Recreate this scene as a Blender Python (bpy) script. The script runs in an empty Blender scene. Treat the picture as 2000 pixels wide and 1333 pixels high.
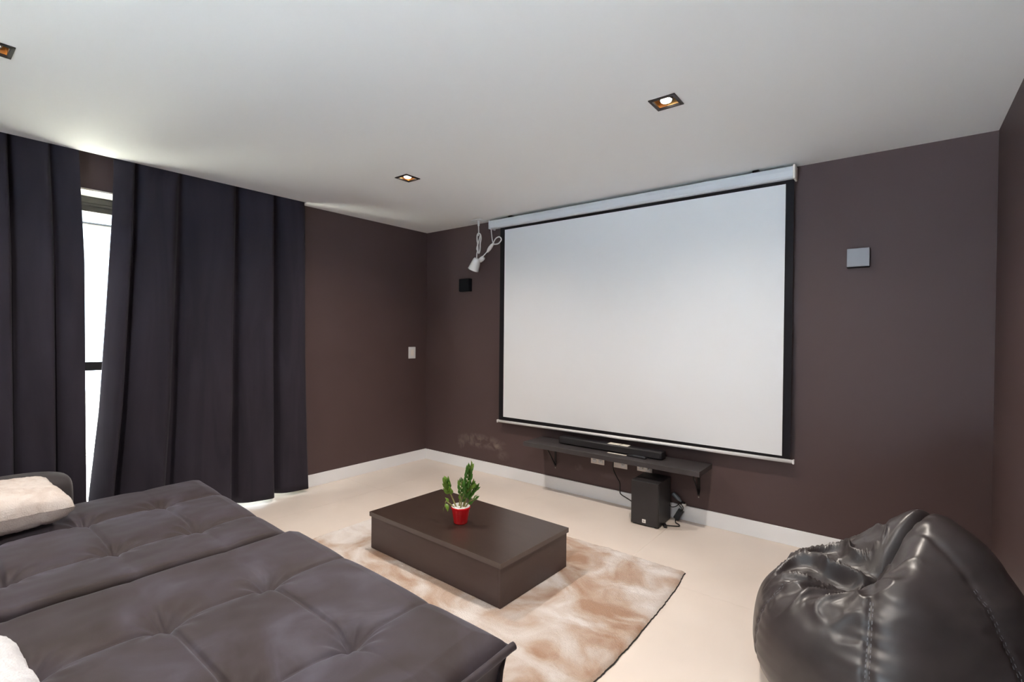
import bpy, bmesh, math, random
from math import sin, cos, pi, exp, sqrt, radians
from mathutils import Vector, Matrix, noise

random.seed(7)
S = bpy.context.scene
COL = S.collection

# ------------------------------------------------------------------ camera, sky, sun, exposure
cam_d = bpy.data.cameras.new('camera')
cam = bpy.data.objects.new('camera', cam_d)
COL.objects.link(cam)
cam_d.sensor_width = 36.0
cam_d.lens = 36.0 * 960.1 / 2000.0
cam_d.clip_start = 0.05
cam.matrix_world = Matrix(((0.78516573, -0.01336384, 0.61914149, 4.29299),
                           (0.61921716, 0.00206736, -0.78521706, -3.84725),
                           (0.00921353, 0.99990856, 0.00989834, 1.42278),
                           (0, 0, 0, 1)))
S.camera = cam

S.view_settings.view_transform = 'Standard'
S.view_settings.look = 'None'
S.view_settings.gamma = 1.0
S.view_settings.use_curve_mapping = False
S.cycles.sample_clamp_indirect = 0.0
S.cycles.max_bounces = 8
S.cycles.adaptive_threshold = 0.02
S.view_settings.exposure = 0.26

world = bpy.data.worlds.new('World')
S.world = world
world.use_nodes = True
bg = world.node_tree.nodes['Background']
bg.inputs['Color'].default_value = (0.80, 0.90, 1.0, 1)
bg.inputs['Strength'].default_value = 3.0

sun_d = bpy.data.lights.new('sun', 'SUN')
sun_d.energy = 110.0
sun_d.angle = radians(0.6)
sun_d.color = (0.76, 0.89, 1.0)
sun = bpy.data.objects.new('sun', sun_d)
COL.objects.link(sun)
sun.rotation_euler = Vector((0.14, 0.48, -0.86)).to_track_quat('-Z', 'Y').to_euler()

# daylight portals in the window and the added rear opening (they only guide sky sampling, they emit nothing)
for nm, loc, rot, sx, sy in (('portal_left', (-0.29, -3.16, 1.2), (0, radians(-90), 0), 2.4, 2.88),
                             ('portal_rear', (3.70, -5.81, 1.1), (radians(90), 0, 0), 1.3, 2.2)):
    pd = bpy.data.lights.new(nm, 'AREA')
    pd.shape = 'RECTANGLE'
    pd.size, pd.size_y = sx, sy
    pd.cycles.is_portal = True
    po = bpy.data.objects.new(nm, pd)
    COL.objects.link(po)
    po.location = loc
    po.rotation_euler = rot

SPOT_W = 92.0
SPOT_COL = (1.0, 0.90, 0.80)

# ------------------------------------------------------------------ materials
MAT = {}


def new_mat(name):
    m = bpy.data.materials.new(name)
    m.use_nodes = True
    nt = m.node_tree
    b = nt.nodes['Principled BSDF']
    MAT[name] = m
    return m, nt, b


def simple(name, col, rough=0.5, metal=0.0, spec=0.5, bump=None, mottle=0.0, mscale=8.0, emit=None, coat=0.0, sheen=0.0):
    m, nt, b = new_mat(name)
    b.inputs['Base Color'].default_value = (*col, 1)
    b.inputs['Roughness'].default_value = rough
    b.inputs['Metallic'].default_value = metal
    b.inputs['Specular IOR Level'].default_value = spec
    if coat:
        b.inputs['Coat Weight'].default_value = coat
        b.inputs['Coat Roughness'].default_value = 0.15
    if sheen:
        b.inputs['Sheen Weight'].default_value = sheen
        b.inputs['Sheen Roughness'].default_value = 0.4
    tc = nt.nodes.new('ShaderNodeTexCoord')
    if mottle:
        n = nt.nodes.new('ShaderNodeTexNoise')
        n.inputs['Scale'].default_value = mscale
        n.inputs['Detail'].default_value = 4
        nt.links.new(tc.outputs['Object'], n.inputs['Vector'])
        r = nt.nodes.new('ShaderNodeMapRange')
        r.inputs['From Min'].default_value = 0.3
        r.inputs['From Max'].default_value = 0.7
        r.inputs['To Min'].default_value = 1 - mottle
        r.inputs['To Max'].default_value = 1 + mottle
        nt.links.new(n.outputs['Fac'], r.inputs['Value'])
        mx = nt.nodes.new('ShaderNodeMix')
        mx.data_type = 'RGBA'
        mx.blend_type = 'MULTIPLY'
        mx.inputs[0].default_value = 1.0
        mx.inputs[6].default_value = (*col, 1)
        nt.links.new(r.outputs[0], mx.inputs[7])
        nt.links.new(mx.outputs[2], b.inputs['Base Color'])
    if bump:
        sc, st, di = bump
        n2 = nt.nodes.new('ShaderNodeTexNoise')
        n2.inputs['Scale'].default_value = sc
        n2.inputs['Detail'].default_value = 6
        nt.links.new(tc.outputs['Object'], n2.inputs['Vector'])
        bp = nt.nodes.new('ShaderNodeBump')
        bp.inputs['Strength'].default_value = st
        bp.inputs['Distance'].default_value = di
        nt.links.new(n2.outputs['Fac'], bp.inputs['Height'])
        nt.links.new(bp.outputs[0], b.inputs['Normal'])
    if emit:
        b.inputs['Emission Color'].default_value = (*emit[0], 1)
        b.inputs['Emission Strength'].default_value = emit[1]
    return m


WALL = (0.090, 0.058, 0.057)
simple('wall_paint', WALL, 0.55, spec=0.35, bump=(260, 0.12, 0.002), mottle=0.04, mscale=2)
simple('ceiling_paint', (0.80, 0.79, 0.78), 0.8, spec=0.2, bump=(180, 0.05, 0.001))
simple('white_reveal', (0.80, 0.76, 0.68), 0.7)
simple('floor_tile', (0.80, 0.70, 0.62), 0.30, spec=0.45, mottle=0.05, mscale=1.7)
simple('grout', (0.76, 0.66, 0.58), 0.8)
simple('baseboard', (0.90, 0.91, 0.93), 0.35)
simple('screen_white', (0.80, 0.81, 0.83), 0.75, spec=0.2)
simple('screen_black', (0.012, 0.011, 0.014), 0.7, spec=0.2)
simple('case_white', (0.66, 0.68, 0.72), 0.3, spec=0.5)
simple('bar_white', (0.85, 0.84, 0.85), 0.4)
simple('plastic_white', (0.80, 0.80, 0.80), 0.35)
simple('plastic_cream', (0.90, 0.84, 0.79), 0.4)
simple('plastic_black', (0.014, 0.013, 0.016), 0.35)
simple('speaker_black', (0.006, 0.007, 0.010), 0.6, spec=0.15)
simple('speaker_reflection_grey', (0.30, 0.31, 0.34), 0.45, bump=(900, 0.2, 0.001))  # pale grey paints the bright reflection into the right speaker's front
simple('sub_black', (0.026, 0.024, 0.026), 0.42, bump=(500, 0.1, 0.001))
simple('shelf_dark', (0.058, 0.052, 0.054), 0.34, mottle=0.12, mscale=14)
simple('metal_dark', (0.010, 0.009, 0.010), 0.4, metal=0.3)
simple('screw_metal', (0.7, 0.68, 0.64), 0.3, metal=0.8)
simple('bronze', (0.022, 0.016, 0.016), 0.45, metal=0.2)
simple('gold', (0.90, 0.52, 0.20), 0.32, metal=0.9)
simple('lamp_disc', (1, 1, 1), 0.5, emit=((1.0, 0.91, 0.80), 11.0))
simple('frame_dark', (0.030, 0.028, 0.028), 0.4)
simple('red_glaze', (0.62, 0.004, 0.010), 0.22, coat=0.4)
simple('gravel', (0.85, 0.83, 0.80), 0.8, bump=(120, 0.8, 0.004), mottle=0.12, mscale=90)
simple('stem_green', (0.28, 0.26, 0.10), 0.5, mottle=0.3, mscale=40)
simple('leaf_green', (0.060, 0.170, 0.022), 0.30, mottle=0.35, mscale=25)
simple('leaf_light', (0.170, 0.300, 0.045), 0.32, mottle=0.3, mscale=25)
simple('arm_velvet', (0.050, 0.043, 0.046), 0.7, sheen=0.35)
simple('cable_black', (0.010, 0.010, 0.011), 0.4)
simple('cable_white', (0.78, 0.76, 0.75), 0.4)
simple('grey_plastic', (0.16, 0.19, 0.22), 0.25, spec=0.7)
simple('terrace', (0.55, 0.57, 0.60), 0.8, mottle=0.08, mscale=1)
simple('bounce_stone', (0.70, 0.59, 0.44), 0.8, mottle=0.06, mscale=1)
simple('roof_and_blocker', (0.7, 0.68, 0.64), 0.8)
simple('rug_backing', (0.030, 0.026, 0.024), 0.9)
simple('logo_white', (0.85, 0.83, 0.80), 0.4)
simple('logo_ink', (0.05, 0.03, 0.03), 0.5)
simple('paper', (0.85, 0.80, 0.70), 0.6, mottle=0.06, mscale=60)
simple('stitch', (0.16, 0.16, 0.18), 0.5)


def wall_back_mat():
    """brown paint with a pale scuffed patch near the corner and a few rub marks"""
    m, nt, b = new_mat('wall_paint_scuffed')
    N, L = nt.nodes.new, nt.links.new
    b.inputs['Roughness'].default_value = 0.55
    b.inputs['Specular IOR Level'].default_value = 0.35
    tc = N('ShaderNodeTexCoord')
    sep = N('ShaderNodeSeparateXYZ')
    L(tc.outputs['Object'], sep.inputs[0])
    total = None
    for (cx, cz, rx, rz, amt) in ((0.86, 0.315, 0.36, 0.085, 0.85), (0.57, 0.26, 0.06, 0.07, 0.9), (1.07, 0.285, 0.10, 0.05, 0.9),
                                  (1.15, 0.21, 0.10, 0.06, 0.35), (2.04, 0.245, 0.05, 0.035, 0.55), (2.35, 0.22, 0.12, 0.03, 0.25)):
        def lin(sock, c, r):
            a = N('ShaderNodeMath'); a.operation = 'SUBTRACT'; L(sock, a.inputs[0]); a.inputs[1].default_value = c
            d = N('ShaderNodeMath'); d.operation = 'DIVIDE'; L(a.outputs[0], d.inputs[0]); d.inputs[1].default_value = r
            q = N('ShaderNodeMath'); q.operation = 'MULTIPLY'; L(d.outputs[0], q.inputs[0]); L(d.outputs[0], q.inputs[1])
            return q.outputs[0]
        s = N('ShaderNodeMath'); s.operation = 'ADD'
        L(lin(sep.outputs['X'], cx, rx), s.inputs[0]); L(lin(sep.outputs['Z'], cz, rz), s.inputs[1])
        mr = N('ShaderNodeMapRange'); mr.inputs['From Min'].default_value = 1.0; mr.inputs['From Max'].default_value = 0.0
        mr.inputs['To Min'].default_value = 0.0; mr.inputs['To Max'].default_value = amt
        L(s.outputs[0], mr.inputs['Value'])
        if total is None:
            total = mr.outputs[0]
        else:
            mx = N('ShaderNodeMath'); mx.operation = 'MAXIMUM'
            L(total, mx.inputs[0]); L(mr.outputs[0], mx.inputs[1]); total = mx.outputs[0]
    nz = N('ShaderNodeTexNoise'); nz.inputs['Scale'].default_value = 11; nz.inputs['Detail'].default_value = 3
    nz.inputs['Distortion'].default_value = 0.7
    L(tc.outputs['Object'], nz.inputs['Vector'])
    r2 = N('ShaderNodeMapRange'); r2.inputs['From Min'].default_value = 0.40; r2.inputs['From Max'].default_value = 0.64
    L(nz.outputs['Fac'], r2.inputs['Value'])
    mu = N('ShaderNodeMath'); mu.operation = 'MULTIPLY'
    L(total, mu.inputs[0]); L(r2.outputs[0], mu.inputs[1])
    mix = N('ShaderNodeMix'); mix.data_type = 'RGBA'
    mix.inputs[6].default_value = (*WALL, 1)
    mix.inputs[7].default_value = (0.24, 0.19, 0.165, 1)
    L(mu.outputs[0], mix.inputs[0]); L(mix.outputs[2], b.inputs['Base Color'])
    n2 = N('ShaderNodeTexNoise'); n2.inputs['Scale'].default_value = 260
    L(tc.outputs['Object'], n2.inputs['Vector'])
    bp = N('ShaderNodeBump'); bp.inputs['Strength'].default_value = 0.12; bp.inputs['Distance'].default_value = 0.002
    L(n2.outputs['Fac'], bp.inputs['Height']); L(bp.outputs[0], b.inputs['Normal'])


def ramp_mat(name, stops, scale, rough, detail=6, distort=1.0, bump=None, sheen=0.0, sheen_tint=(1, 1, 1), stretch=(1, 1, 1), spec=0.3):
    m, nt, b = new_mat(name)
    N, L = nt.nodes.new, nt.links.new
    tc = N('ShaderNodeTexCoord')
    mp = N('ShaderNodeMapping'); mp.inputs['Scale'].default_value = stretch
    L(tc.outputs['Object'], mp.inputs[0])
    n = N('ShaderNodeTexNoise'); n.inputs['Scale'].default_value = scale; n.inputs['Detail'].default_value = detail
    n.inputs['Distortion'].default_value = distort
    L(mp.outputs[0], n.inputs['Vector'])
    cr = N('ShaderNodeValToRGB')
    el = cr.color_ramp.elements
    while len(el) < len(stops):
        el.new(0.5)
    for e, (p, c) in zip(el, stops):
        e.position = p
        e.color = (*c, 1)
    L(n.outputs['Fac'], cr.inputs[0]); L(cr.outputs[0], b.inputs['Base Color'])
    b.inputs['Roughness'].default_value = rough
    b.inputs['Specular IOR Level'].default_value = spec
    if sheen:
        b.inputs['Sheen Weight'].default_value = sheen
        b.inputs['Sheen Roughness'].default_value = 0.45
        b.inputs['Sheen Tint'].default_value = (*sheen_tint, 1)
    if bump:
        n2 = N('ShaderNodeTexNoise'); n2.inputs['Scale'].default_value = bump[0]; n2.inputs['Detail'].default_value = 5
        L(mp.outputs[0], n2.inputs['Vector'])
        bp = N('ShaderNodeBump'); bp.inputs['Strength'].default_value = bump[1]; bp.inputs['Distance'].default_value = bump[2]
        L(n2.outputs['Fac'], bp.inputs['Height']); L(bp.outputs[0], b.inputs['Normal'])
    return m


wall_back_mat()
ramp_mat('rug_pile', [(0.36, (0.43, 0.27, 0.185)), (0.46, (0.55, 0.42, 0.335)), (0.53, (0.63, 0.54, 0.48)), (0.66, (0.76, 0.70, 0.665))],
         2.9, 0.95, detail=12, distort=1.1, bump=(120, 0.9, 0.008), sheen=0.15, stretch=(1, 1.3, 1), spec=0.1)
ramp_mat('plush_beige', [(0.35, (0.66, 0.56, 0.50)), (0.6, (0.78, 0.70, 0.65))], 9, 0.95, bump=(160, 0.6, 0.006), sheen=0.3, spec=0.1)
ramp_mat('plush_white', [(0.35, (0.62, 0.61, 0.63)), (0.6, (0.72, 0.71, 0.72))], 9, 0.95, bump=(160, 0.6, 0.006), sheen=0.3, spec=0.1)
ramp_mat('velvet', [(0.32, (0.034, 0.023, 0.021)), (0.48, (0.045, 0.033, 0.035)), (0.60, (0.054, 0.043, 0.052)), (0.72, (0.080, 0.071, 0.089))], 3.4, 0.62,
         detail=7, distort=1.1, bump=(420, 0.15, 0.001), sheen=0.30, sheen_tint=(0.80, 0.84, 1.0))
ramp_mat('curtain_cloth', [(0.35, (0.028, 0.024, 0.033)), (0.65, (0.038, 0.033, 0.045))], 6, 0.85, bump=(500, 0.2, 0.001),
         sheen=0.06, sheen_tint=(0.85, 0.88, 1.0), stretch=(1, 1, 0.15), spec=0.15)
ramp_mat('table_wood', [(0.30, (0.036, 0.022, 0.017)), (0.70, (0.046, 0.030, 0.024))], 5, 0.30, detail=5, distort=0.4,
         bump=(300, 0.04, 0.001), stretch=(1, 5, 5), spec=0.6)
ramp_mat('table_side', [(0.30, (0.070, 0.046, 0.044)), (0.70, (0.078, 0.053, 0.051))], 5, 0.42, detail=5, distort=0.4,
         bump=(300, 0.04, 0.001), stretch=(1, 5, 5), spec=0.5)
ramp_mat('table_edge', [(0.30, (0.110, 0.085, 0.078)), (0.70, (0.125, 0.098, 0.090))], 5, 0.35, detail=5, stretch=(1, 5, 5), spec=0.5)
ramp_mat('leather', [(0.35, (0.040, 0.033, 0.033)), (0.65, (0.054, 0.045, 0.046))], 5, 0.36, bump=(45, 0.06, 0.004), spec=0.75)


def glass_mat():
    m, nt, b = new_mat('pane_glass')
    N, L = nt.nodes.new, nt.links.new
    nt.nodes.remove(b)
    out = nt.nodes['Material Output']
    t = N('ShaderNodeBsdfTransparent'); t.inputs[0].default_value = (0.95, 0.97, 0.97, 1)
    g = N('ShaderNodeBsdfGlossy'); g.inputs['Roughness'].default_value = 0.02
    mx = N('ShaderNodeMixShader'); mx.inputs[0].default_value = 0.06
    L(t.outputs[0], mx.inputs[1]); L(g.outputs[0], mx.inputs[2]); L(mx.outputs[0], out.inputs[0])


glass_mat()


# ------------------------------------------------------------------ helpers
def mesh_obj(name, verts, faces, mat, parent=None, smooth=False, mats=None, midx=None):
    me = bpy.data.meshes.new(name)
    me.from_pydata([tuple(v) for v in verts], [], faces)
    me.update()
    if smooth:
        me.polygons.foreach_set('use_smooth', [True] * len(me.polygons))
    for mm in (mats or [mat]):
        me.materials.append(MAT[mm])
    if midx:
        me.polygons.foreach_set('material_index', midx)
    o = bpy.data.objects.new(name, me)
    COL.objects.link(o)
    if parent:
        o.parent = parent
    return o


def bm_obj(name, bm, mat, parent=None, smooth=False):
    me = bpy.data.meshes.new(name)
    bm.normal_update()
    bm.to_mesh(me)
    bm.free()
    if smooth:
        me.polygons.foreach_set('use_smooth', [True] * len(me.polygons))
    me.materials.append(MAT[mat])
    o = bpy.data.objects.new(name, me)
    COL.objects.link(o)
    if parent:
        o.parent = parent
    return o


def box_bm(x0, x1, y0, y1, z0, z1, bev=0.0, seg=2):
    bm = bmesh.new()
    bmesh.ops.create_cube(bm, size=1.0)
    for v in bm.verts:
        v.co.x = x0 + (v.co.x + 0.5) * (x1 - x0)
        v.co.y = y0 + (v.co.y + 0.5) * (y1 - y0)
        v.co.z = z0 + (v.co.z + 0.5) * (z1 - z0)
    if bev:
        bmesh.ops.bevel(bm, geom=bm.edges[:], offset=bev, segments=seg, affect='EDGES', profile=0.5)
    return bm


def box(name, x0, x1, y0, y1, z0, z1, mat, parent=None, bev=0.0, seg=2):
    return bm_obj(name, box_bm(x0, x1, y0, y1, z0, z1, bev, seg), mat, parent)


def tag(o, label, cat, group=None):
    o['label'] = label
    o['category'] = cat
    if group:
        o['group'] = group
    return o


def struct(o):
    o['kind'] = 'structure'
    return o


def thing(name, label, cat, loc=(0, 0, 0), rz=0.0, group=None):
    o = bpy.data.objects.new(name, None)
    o.empty_display_size = 0.1
    COL.objects.link(o)
    o.location = loc
    o.rotation_euler = (0, 0, rz)
    return tag(o, label, cat, group)


def smooth_path(pts, n=8):
    pts = [Vector(p) for p in pts]
    if len(pts) < 3:
        return pts
    out = []
    P = [pts[0] * 2 - pts[1]] + pts + [pts[-1] * 2 - pts[-2]]
    for i in range(1, len(P) - 2):
        a, b, c, d = P[i - 1], P[i], P[i + 1], P[i + 2]
        for k in range(n):
            t = k / n
            out.append(0.5 * ((2 * b) + (c - a) * t + (2 * a - 5 * b + 4 * c - d) * t * t + (3 * b - a - 3 * c + d) * t ** 3))
    out.append(pts[-1])
    return out


def tube_data(path, rad, sides=8):
    """rad: number or function of 0..1"""
    n = len(path)
    verts, faces = [], []
    up = Vector((0.13, 0.29, 0.94)).normalized()
    prev = None
    for i, p in enumerate(path):
        t = (path[min(i + 1, n - 1)] - path[max(i - 1, 0)]).normalized()
        if prev is None:
            a = t.cross(up)
            if a.length < 1e-3:
                a = t.cross(Vector((1, 0, 0)))
            a.normalize()
        else:
            a = (prev - t * prev.dot(t)).normalized()
        prev = a
        b = t.cross(a)
        r = rad(i / (n - 1)) if callable(rad) else rad
        for k in range(sides):
            an = 2 * pi * k / sides
            verts.append(p + (a * cos(an) + b * sin(an)) * r)
    for i in range(n - 1):
        for k in range(sides):
            k2 = (k + 1) % sides
            faces.append((i * sides + k, i * sides + k2, (i + 1) * sides + k2, (i + 1) * sides + k))
    faces.append(tuple(range(sides))[::-1])
    faces.append(tuple((n - 1) * sides + k for k in range(sides)))
    return verts, faces


def tube(name, pts, rad, mat, parent=None, sides=8, n=8):
    v, f = tube_data(smooth_path(pts, n), rad, sides)
    return mesh_obj(name, v, f, mat, parent, True)


def lathe(name, prof, mat, parent=None, seg=40, loc=(0, 0, 0), tilt=None):
    verts, faces = [], []
    for (r, z) in prof:
        for k in range(seg):
            a = 2 * pi * k / seg
            verts.append(Vector((r * cos(a), r * sin(a), z)))
    for i in range(len(prof) - 1):
        for k in range(seg):
            k2 = (k + 1) % seg
            faces.append((i * seg + k, i * seg + k2, (i + 1) * seg + k2, (i + 1) * seg + k))
    faces.append(tuple(range(seg))[::-1])
    faces.append(tuple((len(prof) - 1) * seg + k for k in range(seg)))
    if tilt is not None:
        verts = [tilt @ v for v in verts]
    verts = [v + Vector(loc) for v in verts]
    return mesh_obj(name, verts, faces, mat, parent, True)


def sheet(name, axis, val, ab, bb, holes, mat, normal_sign=1, parent=None):
    """flat sheet perpendicular to an axis, with rectangular holes; ab/bb ranges on the two other axes"""
    A = sorted(set([ab[0], ab[1]] + [h[0] for h in holes] + [h[1] for h in holes]))
    B = sorted(set([bb[0], bb[1]] + [h[2] for h in holes] + [h[3] for h in holes]))
    verts, faces, idx = [], [], {}

    def vid(a, b):
        if (a, b) not in idx:
            idx[(a, b)] = len(verts)
            verts.append({'x': (val, a, b), 'y': (a, val, b), 'z': (a, b, val)}[axis])
        return idx[(a, b)]
    for i in range(len(A) - 1):
        for j in range(len(B) - 1):
            ca, cb = (A[i] + A[i + 1]) / 2, (B[j] + B[j + 1]) / 2
            if any(h[0] < ca < h[1] and h[2] < cb < h[3] for h in holes):
                continue
            f = (vid(A[i], B[j]), vid(A[i + 1], B[j]), vid(A[i + 1], B[j + 1]), vid(A[i], B[j + 1]))
            faces.append(f if normal_sign > 0 else f[::-1])
    return verts, faces


def slab(name, axis, v0, v1, ab, bb, holes, mat, parent=None):
    """a wall or ceiling with thickness and holes cut through (reveals closed)"""
    va, fa = sheet(name, axis, v0, ab, bb, holes, mat)
    vb, fb = sheet(name, axis, v1, ab, bb, holes, mat, -1)
    n = len(va)
    faces = list(fa) + [tuple(i + n for i in f) for f in fb]
    edges = {}
    for f in fa:
        for i in range(4):
            e = (f[i], f[(i + 1) % 4])
            edges[e] = edges.get(e, 0) + 1
    for (a, b) in list(edges):
        if (b, a) not in edges:
            faces.append((b, a, a + n, b + n))
    o = mesh_obj(name, list(va) + list(vb), faces, mat, parent)
    bm = bmesh.new()
    bm.from_mesh(o.data)
    bmesh.ops.recalc_face_normals(bm, faces=bm.faces[:])
    bm.to_mesh(o.data)
    bm.free()
    return o


# ------------------------------------------------------------------ the room
W, H, Y1 = 4.714, 2.60, -5.60          # right wall, ceiling, wall behind the camera
PK_X, PK_Y = 0.112, -1.535             # curtain pocket in the ceiling
LIGHTS = [(1.385, -1.44), (3.361, -1.44), (1.335, -3.585), (3.361, -3.585)]
HS = 0.058
WIN = (-4.60, -1.62, 0.0, 2.39)        # y0,y1,z0,z1 in the left wall
REAR = (3.05, 4.35, 0.0, 2.20)           # x0,x1,z0,z1 unseen opening added behind the camera for daylight

# floor: grout bed and large tiles
floor = struct(box('floor', -0.3, W + 0.2, Y1 - 0.2, 0.2, -0.12, -0.0012, 'grout'))
xs = [-0.3, 0.55, 1.75, 2.95, 4.15, W + 0.2]
ys = [0.2, -1.05, -2.25, -3.45, -4.65, Y1 - 0.2]
g = 0.0005
for i in range(len(xs) - 1):
    for j in range(len(ys) - 1):
        box('floor_tile', xs[i] + g, xs[i + 1] - g, ys[j + 1] + g, ys[j] - g, -0.010, 0.0, 'floor_tile', floor)

holes = [(x - HS, x + HS, y - HS, y + HS) for x, y in LIGHTS]
holes.append((-0.3, PK_X, Y1 + 0.001, PK_Y))
struct(slab('ceiling', 'z', H, H + 0.2, (-0.3, W + 0.2), (Y1 - 0.2, 0.2), holes, 'ceiling_paint'))
struct(box('trim_1', -0.3, PK_X + 0.02, Y1 - 0.2, PK_Y + 0.02, H + 0.2, H + 0.26, 'ceiling_paint'))   # lid of the curtain pocket
struct(slab('wall_left', 'x', 0.0, -0.28, (Y1 - 0.2, 0.2), (0, H + 0.2), [WIN], 'wall_paint'))
struct(box('wall_back', -0.28, W + 0.2, 0.0, 0.2, 0.0, H, 'wall_paint_scuffed'))
struct(box('wall_right', W, W + 0.2, Y1 - 0.2, 0.0, 0.0, H, 'wall_paint'))
struct(slab('wall_rear', 'y', Y1, Y1 - 0.2, (0.0, W), (0, H), [REAR], 'wall_paint'))

BH, BT = 0.114, 0.014
struct(box('baseboard_back', 0.0, W, -BT, -0.0005, 0.0, BH, 'baseboard', bev=0.002))
struct(box('baseboard_left', 0.0005, BT, WIN[1] + 0.02, -BT, 0.0, BH, 'baseboard', bev=0.002))
struct(box('baseboard_right', W - BT, W - 0.0005, Y1, -BT, 0.0, BH, 'baseboard', bev=0.002))

# cream lining of the window reveal
for nm, (x0, x1, y0, y1, z0, z1) in {
    'trim_2': (-0.28, -0.002, WIN[0], WIN[1], WIN[3] - 0.012, WIN[3] - 0.0005),
    'trim_3': (-0.28, -0.002, WIN[1] - 0.012, WIN[1] - 0.0005, 0.0, WIN[3] - 0.012),
    'trim_4': (-0.28, -0.002, WIN[0] + 0.0005, WIN[0] + 0.012, 0.0, WIN[3] - 0.012)}.items():
    struct(box(nm, x0, x1, y0, y1, z0, z1, 'white_reveal'))


def sliding_window(name, axis, c, a0, a1, z0, z1, leaves, head, rail_z):
    """frame with a deep head box, leaves with a middle rail, panes"""
    root = bpy.data.objects.new(name, None)
    COL.objects.link(root)
    struct(root)

    def bx(nm, a, b, p, q, z, zz, mat, par=root, bev=0.003):
        # a,b along the window, p,q through it
        if axis == 'x':
            return box(nm, c + p, c + q, a, b, z, zz, mat, par, bev)
        return box(nm, a, b, c + p, c + q, z, zz, mat, par, bev)
    bx('head_rail', a0, a1, -0.035, 0.035, z1 - 0.045, z1, 'frame_dark')
    bx('track', a0 + 0.04, a1 - 0.04, -0.031, 0.031, z1 - head - 0.012, z1 - 0.044, 'frame_dark')
    bx('sill_rail', a0, a1, -0.035, 0.035, z0, z0 + 0.03, 'frame_dark')
    for a in (a0, a1 - 0.04):
        bx('jamb', a, a + 0.04, -0.035, 0.035, z0 + 0.03, z1 - 0.045, 'frame_dark')
    wv = (a1 - a0 - 0.08) / leaves
    for k in range(leaves):
        l0 = a0 + 0.04 + k * wv
        off = 0.012 if k % 2 else -0.018
        for s0, s1 in ((l0, l0 + 0.045), (l0 + wv - 0.045, l0 + wv)):
            bx('stile', s0, s1, off - 0.012, off + 0.012, z0 + 0.03, z1 - head, 'frame_dark')
        for r0, r1 in ((z0 + 0.03, z0 + 0.09), (rail_z, rail_z + 0.062), (z1 - head - 0.05, z1 - head)):
            bx('rail', l0 + 0.045, l0 + wv - 0.045, off - 0.011, off + 0.011, r0, r1, 'frame_dark')
        for p0, p1 in ((z0 + 0.09, rail_z), (rail_z + 0.062, z1 - head - 0.05)):
            bx('pane', l0 + 0.045, l0 + wv - 0.045, off - 0.002, off + 0.002, p0, p1, 'pane_glass', bev=0)
    return root


sliding_window('window_1', 'x', -0.23, WIN[0] + 0.012, WIN[1] - 0.012, 0.0, WIN[3] - 0.013, 2, 0.052, 1.150)
sliding_window('added_window', 'y', Y1 - 0.1, REAR[0], REAR[1], 0.0, REAR[3], 2, 0.09, 1.0)  # unseen glazed opening added to throw cool daylight on the ceiling

# outside: terrace ground, a warm slab and an overhang added for the light, a wire strung past the window
struct(box('bounce_slab', -12, -0.31, -14, 8, -0.129, -0.10, 'bounce_stone'))  # unseen warm ground slab added so its bounce warms the ceiling
struct(box('terrace', -30, 30, -30, 20, -0.45, -0.13, 'terrace'))
struct(box('sun_blocker', -0.85, -0.29, Y1 - 0.2, 0.2, 2.50, 2.62, 'roof_and_blocker'))  # unseen overhang added so sun enters only low through the curtain gap
struct(box('roof', -0.3, W + 0.2, Y1 - 0.2, 0.2, H + 0.27, H + 0.4, 'roof_and_blocker'))
tag(tube('wire', [(-4.0, -9.0, 2.90), (-4.0, -5, 2.83), (-4.0, -2, 2.838), (-4.0, 2.0, 2.90)], 0.018, 'cable_black', n=6),
    'thin dark wire outside crossing the upper window gap', 'wire')


# ------------------------------------------------------------------ recessed downlights
def downlight(x, y, label):
    t = thing('recessed_downlight', label, 'ceiling light', (x, y, H), 0, 'square recessed downlights')
    o, i = 0.0665, 0.052
    # square trim frame
    bm = bmesh.new()
    ring = []
    for s, z in ((o, 0.0015), (o, -0.005), (i, -0.006), (i, 0.004)):
        ring.append([bm.verts.new((sx * s, sy * s, z)) for sx, sy in ((-1, -1), (1, -1), (1, 1), (-1, 1))])
    for k in range(len(ring) - 1):
        for q in range(4):
            bm.faces.new((ring[k][q], ring[k][(q + 1) % 4], ring[k + 1][(q + 1) % 4], ring[k + 1][q]))
    bm_obj('frame', bm, 'bronze', t)
    # gilded reflector box
    bm = bmesh.new()
    top = [bm.verts.new((sx * 0.046, sy * 0.046, 0.075)) for sx, sy in ((-1, -1), (1, -1), (1, 1), (-1, 1))]
    bot = [bm.verts.new((sx * 0.054, sy * 0.054, 0.002)) for sx, sy in ((-1, -1), (1, -1), (1, 1), (-1, 1))]
    for q in range(4):
        bm.faces.new((bot[q], bot[(q + 1) % 4], top[(q + 1) % 4], top[q]))
    bm.faces.new(top)
    bm_obj('reflector', bm, 'gold', t)
    rim = lathe('lamp_ring', [(0.0288, 0.009), (0.0325, 0.008), (0.038, 0.030), (0.032, 0.06)], 'bronze', t, 28)
    lathe('lamp', [(0.001, -0.004), (0.014, -0.0025), (0.024, 0.002), (0.0285, 0.010), (0.0285, 0.040)], 'lamp_disc', t, 28)
    ld = bpy.data.lights.new('downlight_beam', 'SPOT')
    ld.energy = SPOT_W
    ld.color = SPOT_COL
    ld.spot_size = radians(158)
    ld.spot_blend = 1.0
    ld.shadow_soft_size = 0.022
    lo = bpy.data.objects.new('downlight_beam', ld)
    COL.objects.link(lo)
    lo.parent = t
    lo.location = (0, 0, -0.012)
    return t


downlight(*LIGHTS[0], 'square recessed downlight nearest the room corner, glowing white')
downlight(*LIGHTS[1], 'lit square bronze downlight in the ceiling right of centre')
downlight(*LIGHTS[2], 'square downlight cut off by the left edge of the photo')
downlight(*LIGHTS[3], 'square downlight in the ceiling above the viewer')


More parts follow.
